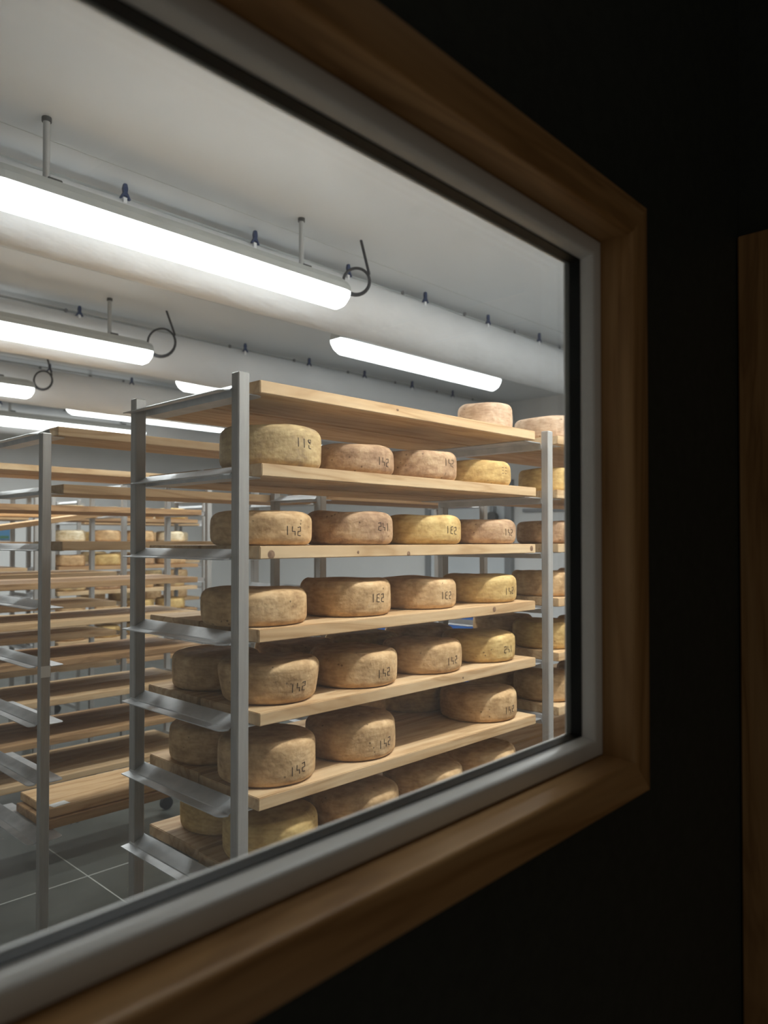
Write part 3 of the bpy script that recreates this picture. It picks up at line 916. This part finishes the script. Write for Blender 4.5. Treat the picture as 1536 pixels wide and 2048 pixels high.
# fifth row, filled
Y5 = 5.19
rack('fifth', [2.13, 3.32], Y5, Y5 + 0.42, 1.76, 'steel rack in the fifth row, filled with cheeses')
shelves(2.13, 3.32, Y5, range(1, 8), 'fifth row rack', 'boards of the fifth row rack', ['pine_board', 'aged_board'], seed=4)
rack('fifth left', [0.90, 2.02], Y5, Y5 + 0.42, 1.76, 'steel rack in the fifth row at the left edge')
shelves(0.90, 2.02, Y5, [1, 2, 3, 5], 'left fifth row rack', 'boards of the left fifth row rack', ['pine_board'], seed=6)
NTH = ['first', 'second', 'third', 'fourth']
rr_ = random.Random(8)
for k in (1, 2, 3, 4, 5, 6):
    for i in range(4):
        which = rr_.choice([0, 1, 2, 0, 4] if k < 4 else [0, 1, 2, 3])
        far_wheel(2.29 + 0.265 * i, Y5 + 0.11, k, which, f'cheese wheel {NTH[i]} from left, {ORD[k]} shelf of the fifth row rack', 'cheeses of the fifth row rack', rr_.uniform(0.95, 1.05))
# sixth row
Y6 = 6.18
rack('sixth', [2.75, 3.95], Y6, Y6 + 0.42, 1.76, 'steel rack in the sixth row near the far wall')
shelves(2.75, 3.95, Y6, range(1, 7), 'sixth row rack', 'boards of the sixth row rack', ['pine_board'], seed=5)
for k in (1, 2, 3, 4, 5):
    for i in range(4):
        far_wheel(2.92 + 0.265 * i, Y6 + 0.11, k, rr_.choice([4, 4, 0, 1] if k < 3 else [0, 2, 3]), f'cheese wheel {NTH[i]} from left, {ORD[k]} shelf of the sixth row rack', 'cheeses of the sixth row rack', rr_.uniform(0.92, 1.03))

# ------------------------------------------------------------------ end wall details
door = empty('door_2', (X1, 5.0, 0))
tag(door, 'pale grey cold room door in the end wall seen between the shelves', 'door', kind='structure')
box('leaf', X1 - 0.05, X1 - 0.001, 4.50, 5.50, 0.02, 2.05, 'door_grey', door, 0.004, origin=door.location)
for (a, b2) in ((4.42, 4.50), (5.50, 5.58)):
    box('jamb', X1 - 0.06, X1 - 0.001, a, b2, 0, 2.12, 'door_trim', door, origin=door.location)
box('jamb_head', X1 - 0.06, X1 - 0.001, 4.50, 5.50, 2.05, 2.12, 'door_trim', door, origin=door.location)
hd = box('handle', X1 - 0.13, X1 - 0.05, 4.60, 4.64, 1.60, 1.85, 'door_trim', door, 0.006, origin=door.location)
o = link('knob', tube_mesh('knob', [(X1 - 0.16, 0, 0), (X1 - 0.10, 0, 0)], 0.06, 'dark_fitting', 18), door, (-X1, 4.60 - 5.0, 1.73))

sg = box('notice_sheet', X1 - 0.012, X1 - 0.001, 6.02, 6.40, 1.88, 2.10, 'paper_white')
tag(sg, 'white paper notice with two lines of print on the end wall', 'notice')
rg = random.Random(4)
for row, zz in enumerate((2.015, 1.925)):
    yy = 6.36
    while yy > 6.07:
        wd = rg.uniform(0.022, 0.045)
        box('print_mark', X1 - 0.0135, X1 - 0.0115, yy - wd, yy, zz, zz + 0.028, 'print_black', sg, origin=sg.location)
        yy -= wd + 0.012
pn = box('wall_screen', 3.00, 3.24, Y1 - 0.03, Y1 - 0.001, 1.50, 1.65, 'sign_blue', None, 0.004)
tag(pn, 'small blue panel on the far wall at the left edge', 'panel')
box('panel_mark', 3.09, 3.19, Y1 - 0.033, Y1 - 0.029, 1.515, 1.545, 'sign_green', pn, origin=pn.location)

def crate(x, y, z, rotz, label):
    e = empty('plastic_crate', (x, y, z), (0, 0, rotz))
    tag(e, label, 'crate', 'blue crates by the end wall')
    a, b2, h, t_ = 0.30, 0.20, 0.28, 0.012
    box('base', -a, a, -b2, b2, 0.0, t_, 'blue_plastic', e)
    for s in (-1, 1):
        box('side_panel', -a, a, min(s * b2, s * (b2 - t_)), max(s * b2, s * (b2 - t_)), t_, h, 'blue_plastic', e)
        box('end_panel', min(s * a, s * (a - t_)), max(s * a, s * (a - t_)), -b2 + t_, b2 - t_, t_, h, 'blue_plastic', e)
    for s in (-1, 1):
        box('rim', -a - 0.01, a + 0.01, s * (b2 + 0.004) - 0.008, s * (b2 + 0.004) + 0.008, h - 0.03, h - 0.005, 'blue_plastic', e)
for i in range(3):
    crate(5.3, 3.95, 0.285 * i, 0.3, ['lowest', 'middle', 'topmost'][i] + ' blue plastic crate of the right stack by the end wall')
for i in range(3):
    crate(5.1, 4.55, 0.285 * i, -0.2, ['lowest', 'middle', 'topmost'][i] + ' blue plastic crate of the left stack by the end wall')
# paper tag on the second row rack's front post
tgp = box('shelf_tag', 0.898, 0.926, Y2 - PD / 2 - 0.0016, Y2 - PD / 2 - 0.0003, EYE - 0.405, EYE - 0.372, 'paper_white')
tag(tgp, 'small white paper tag stuck on the left edge rack post', 'tag')
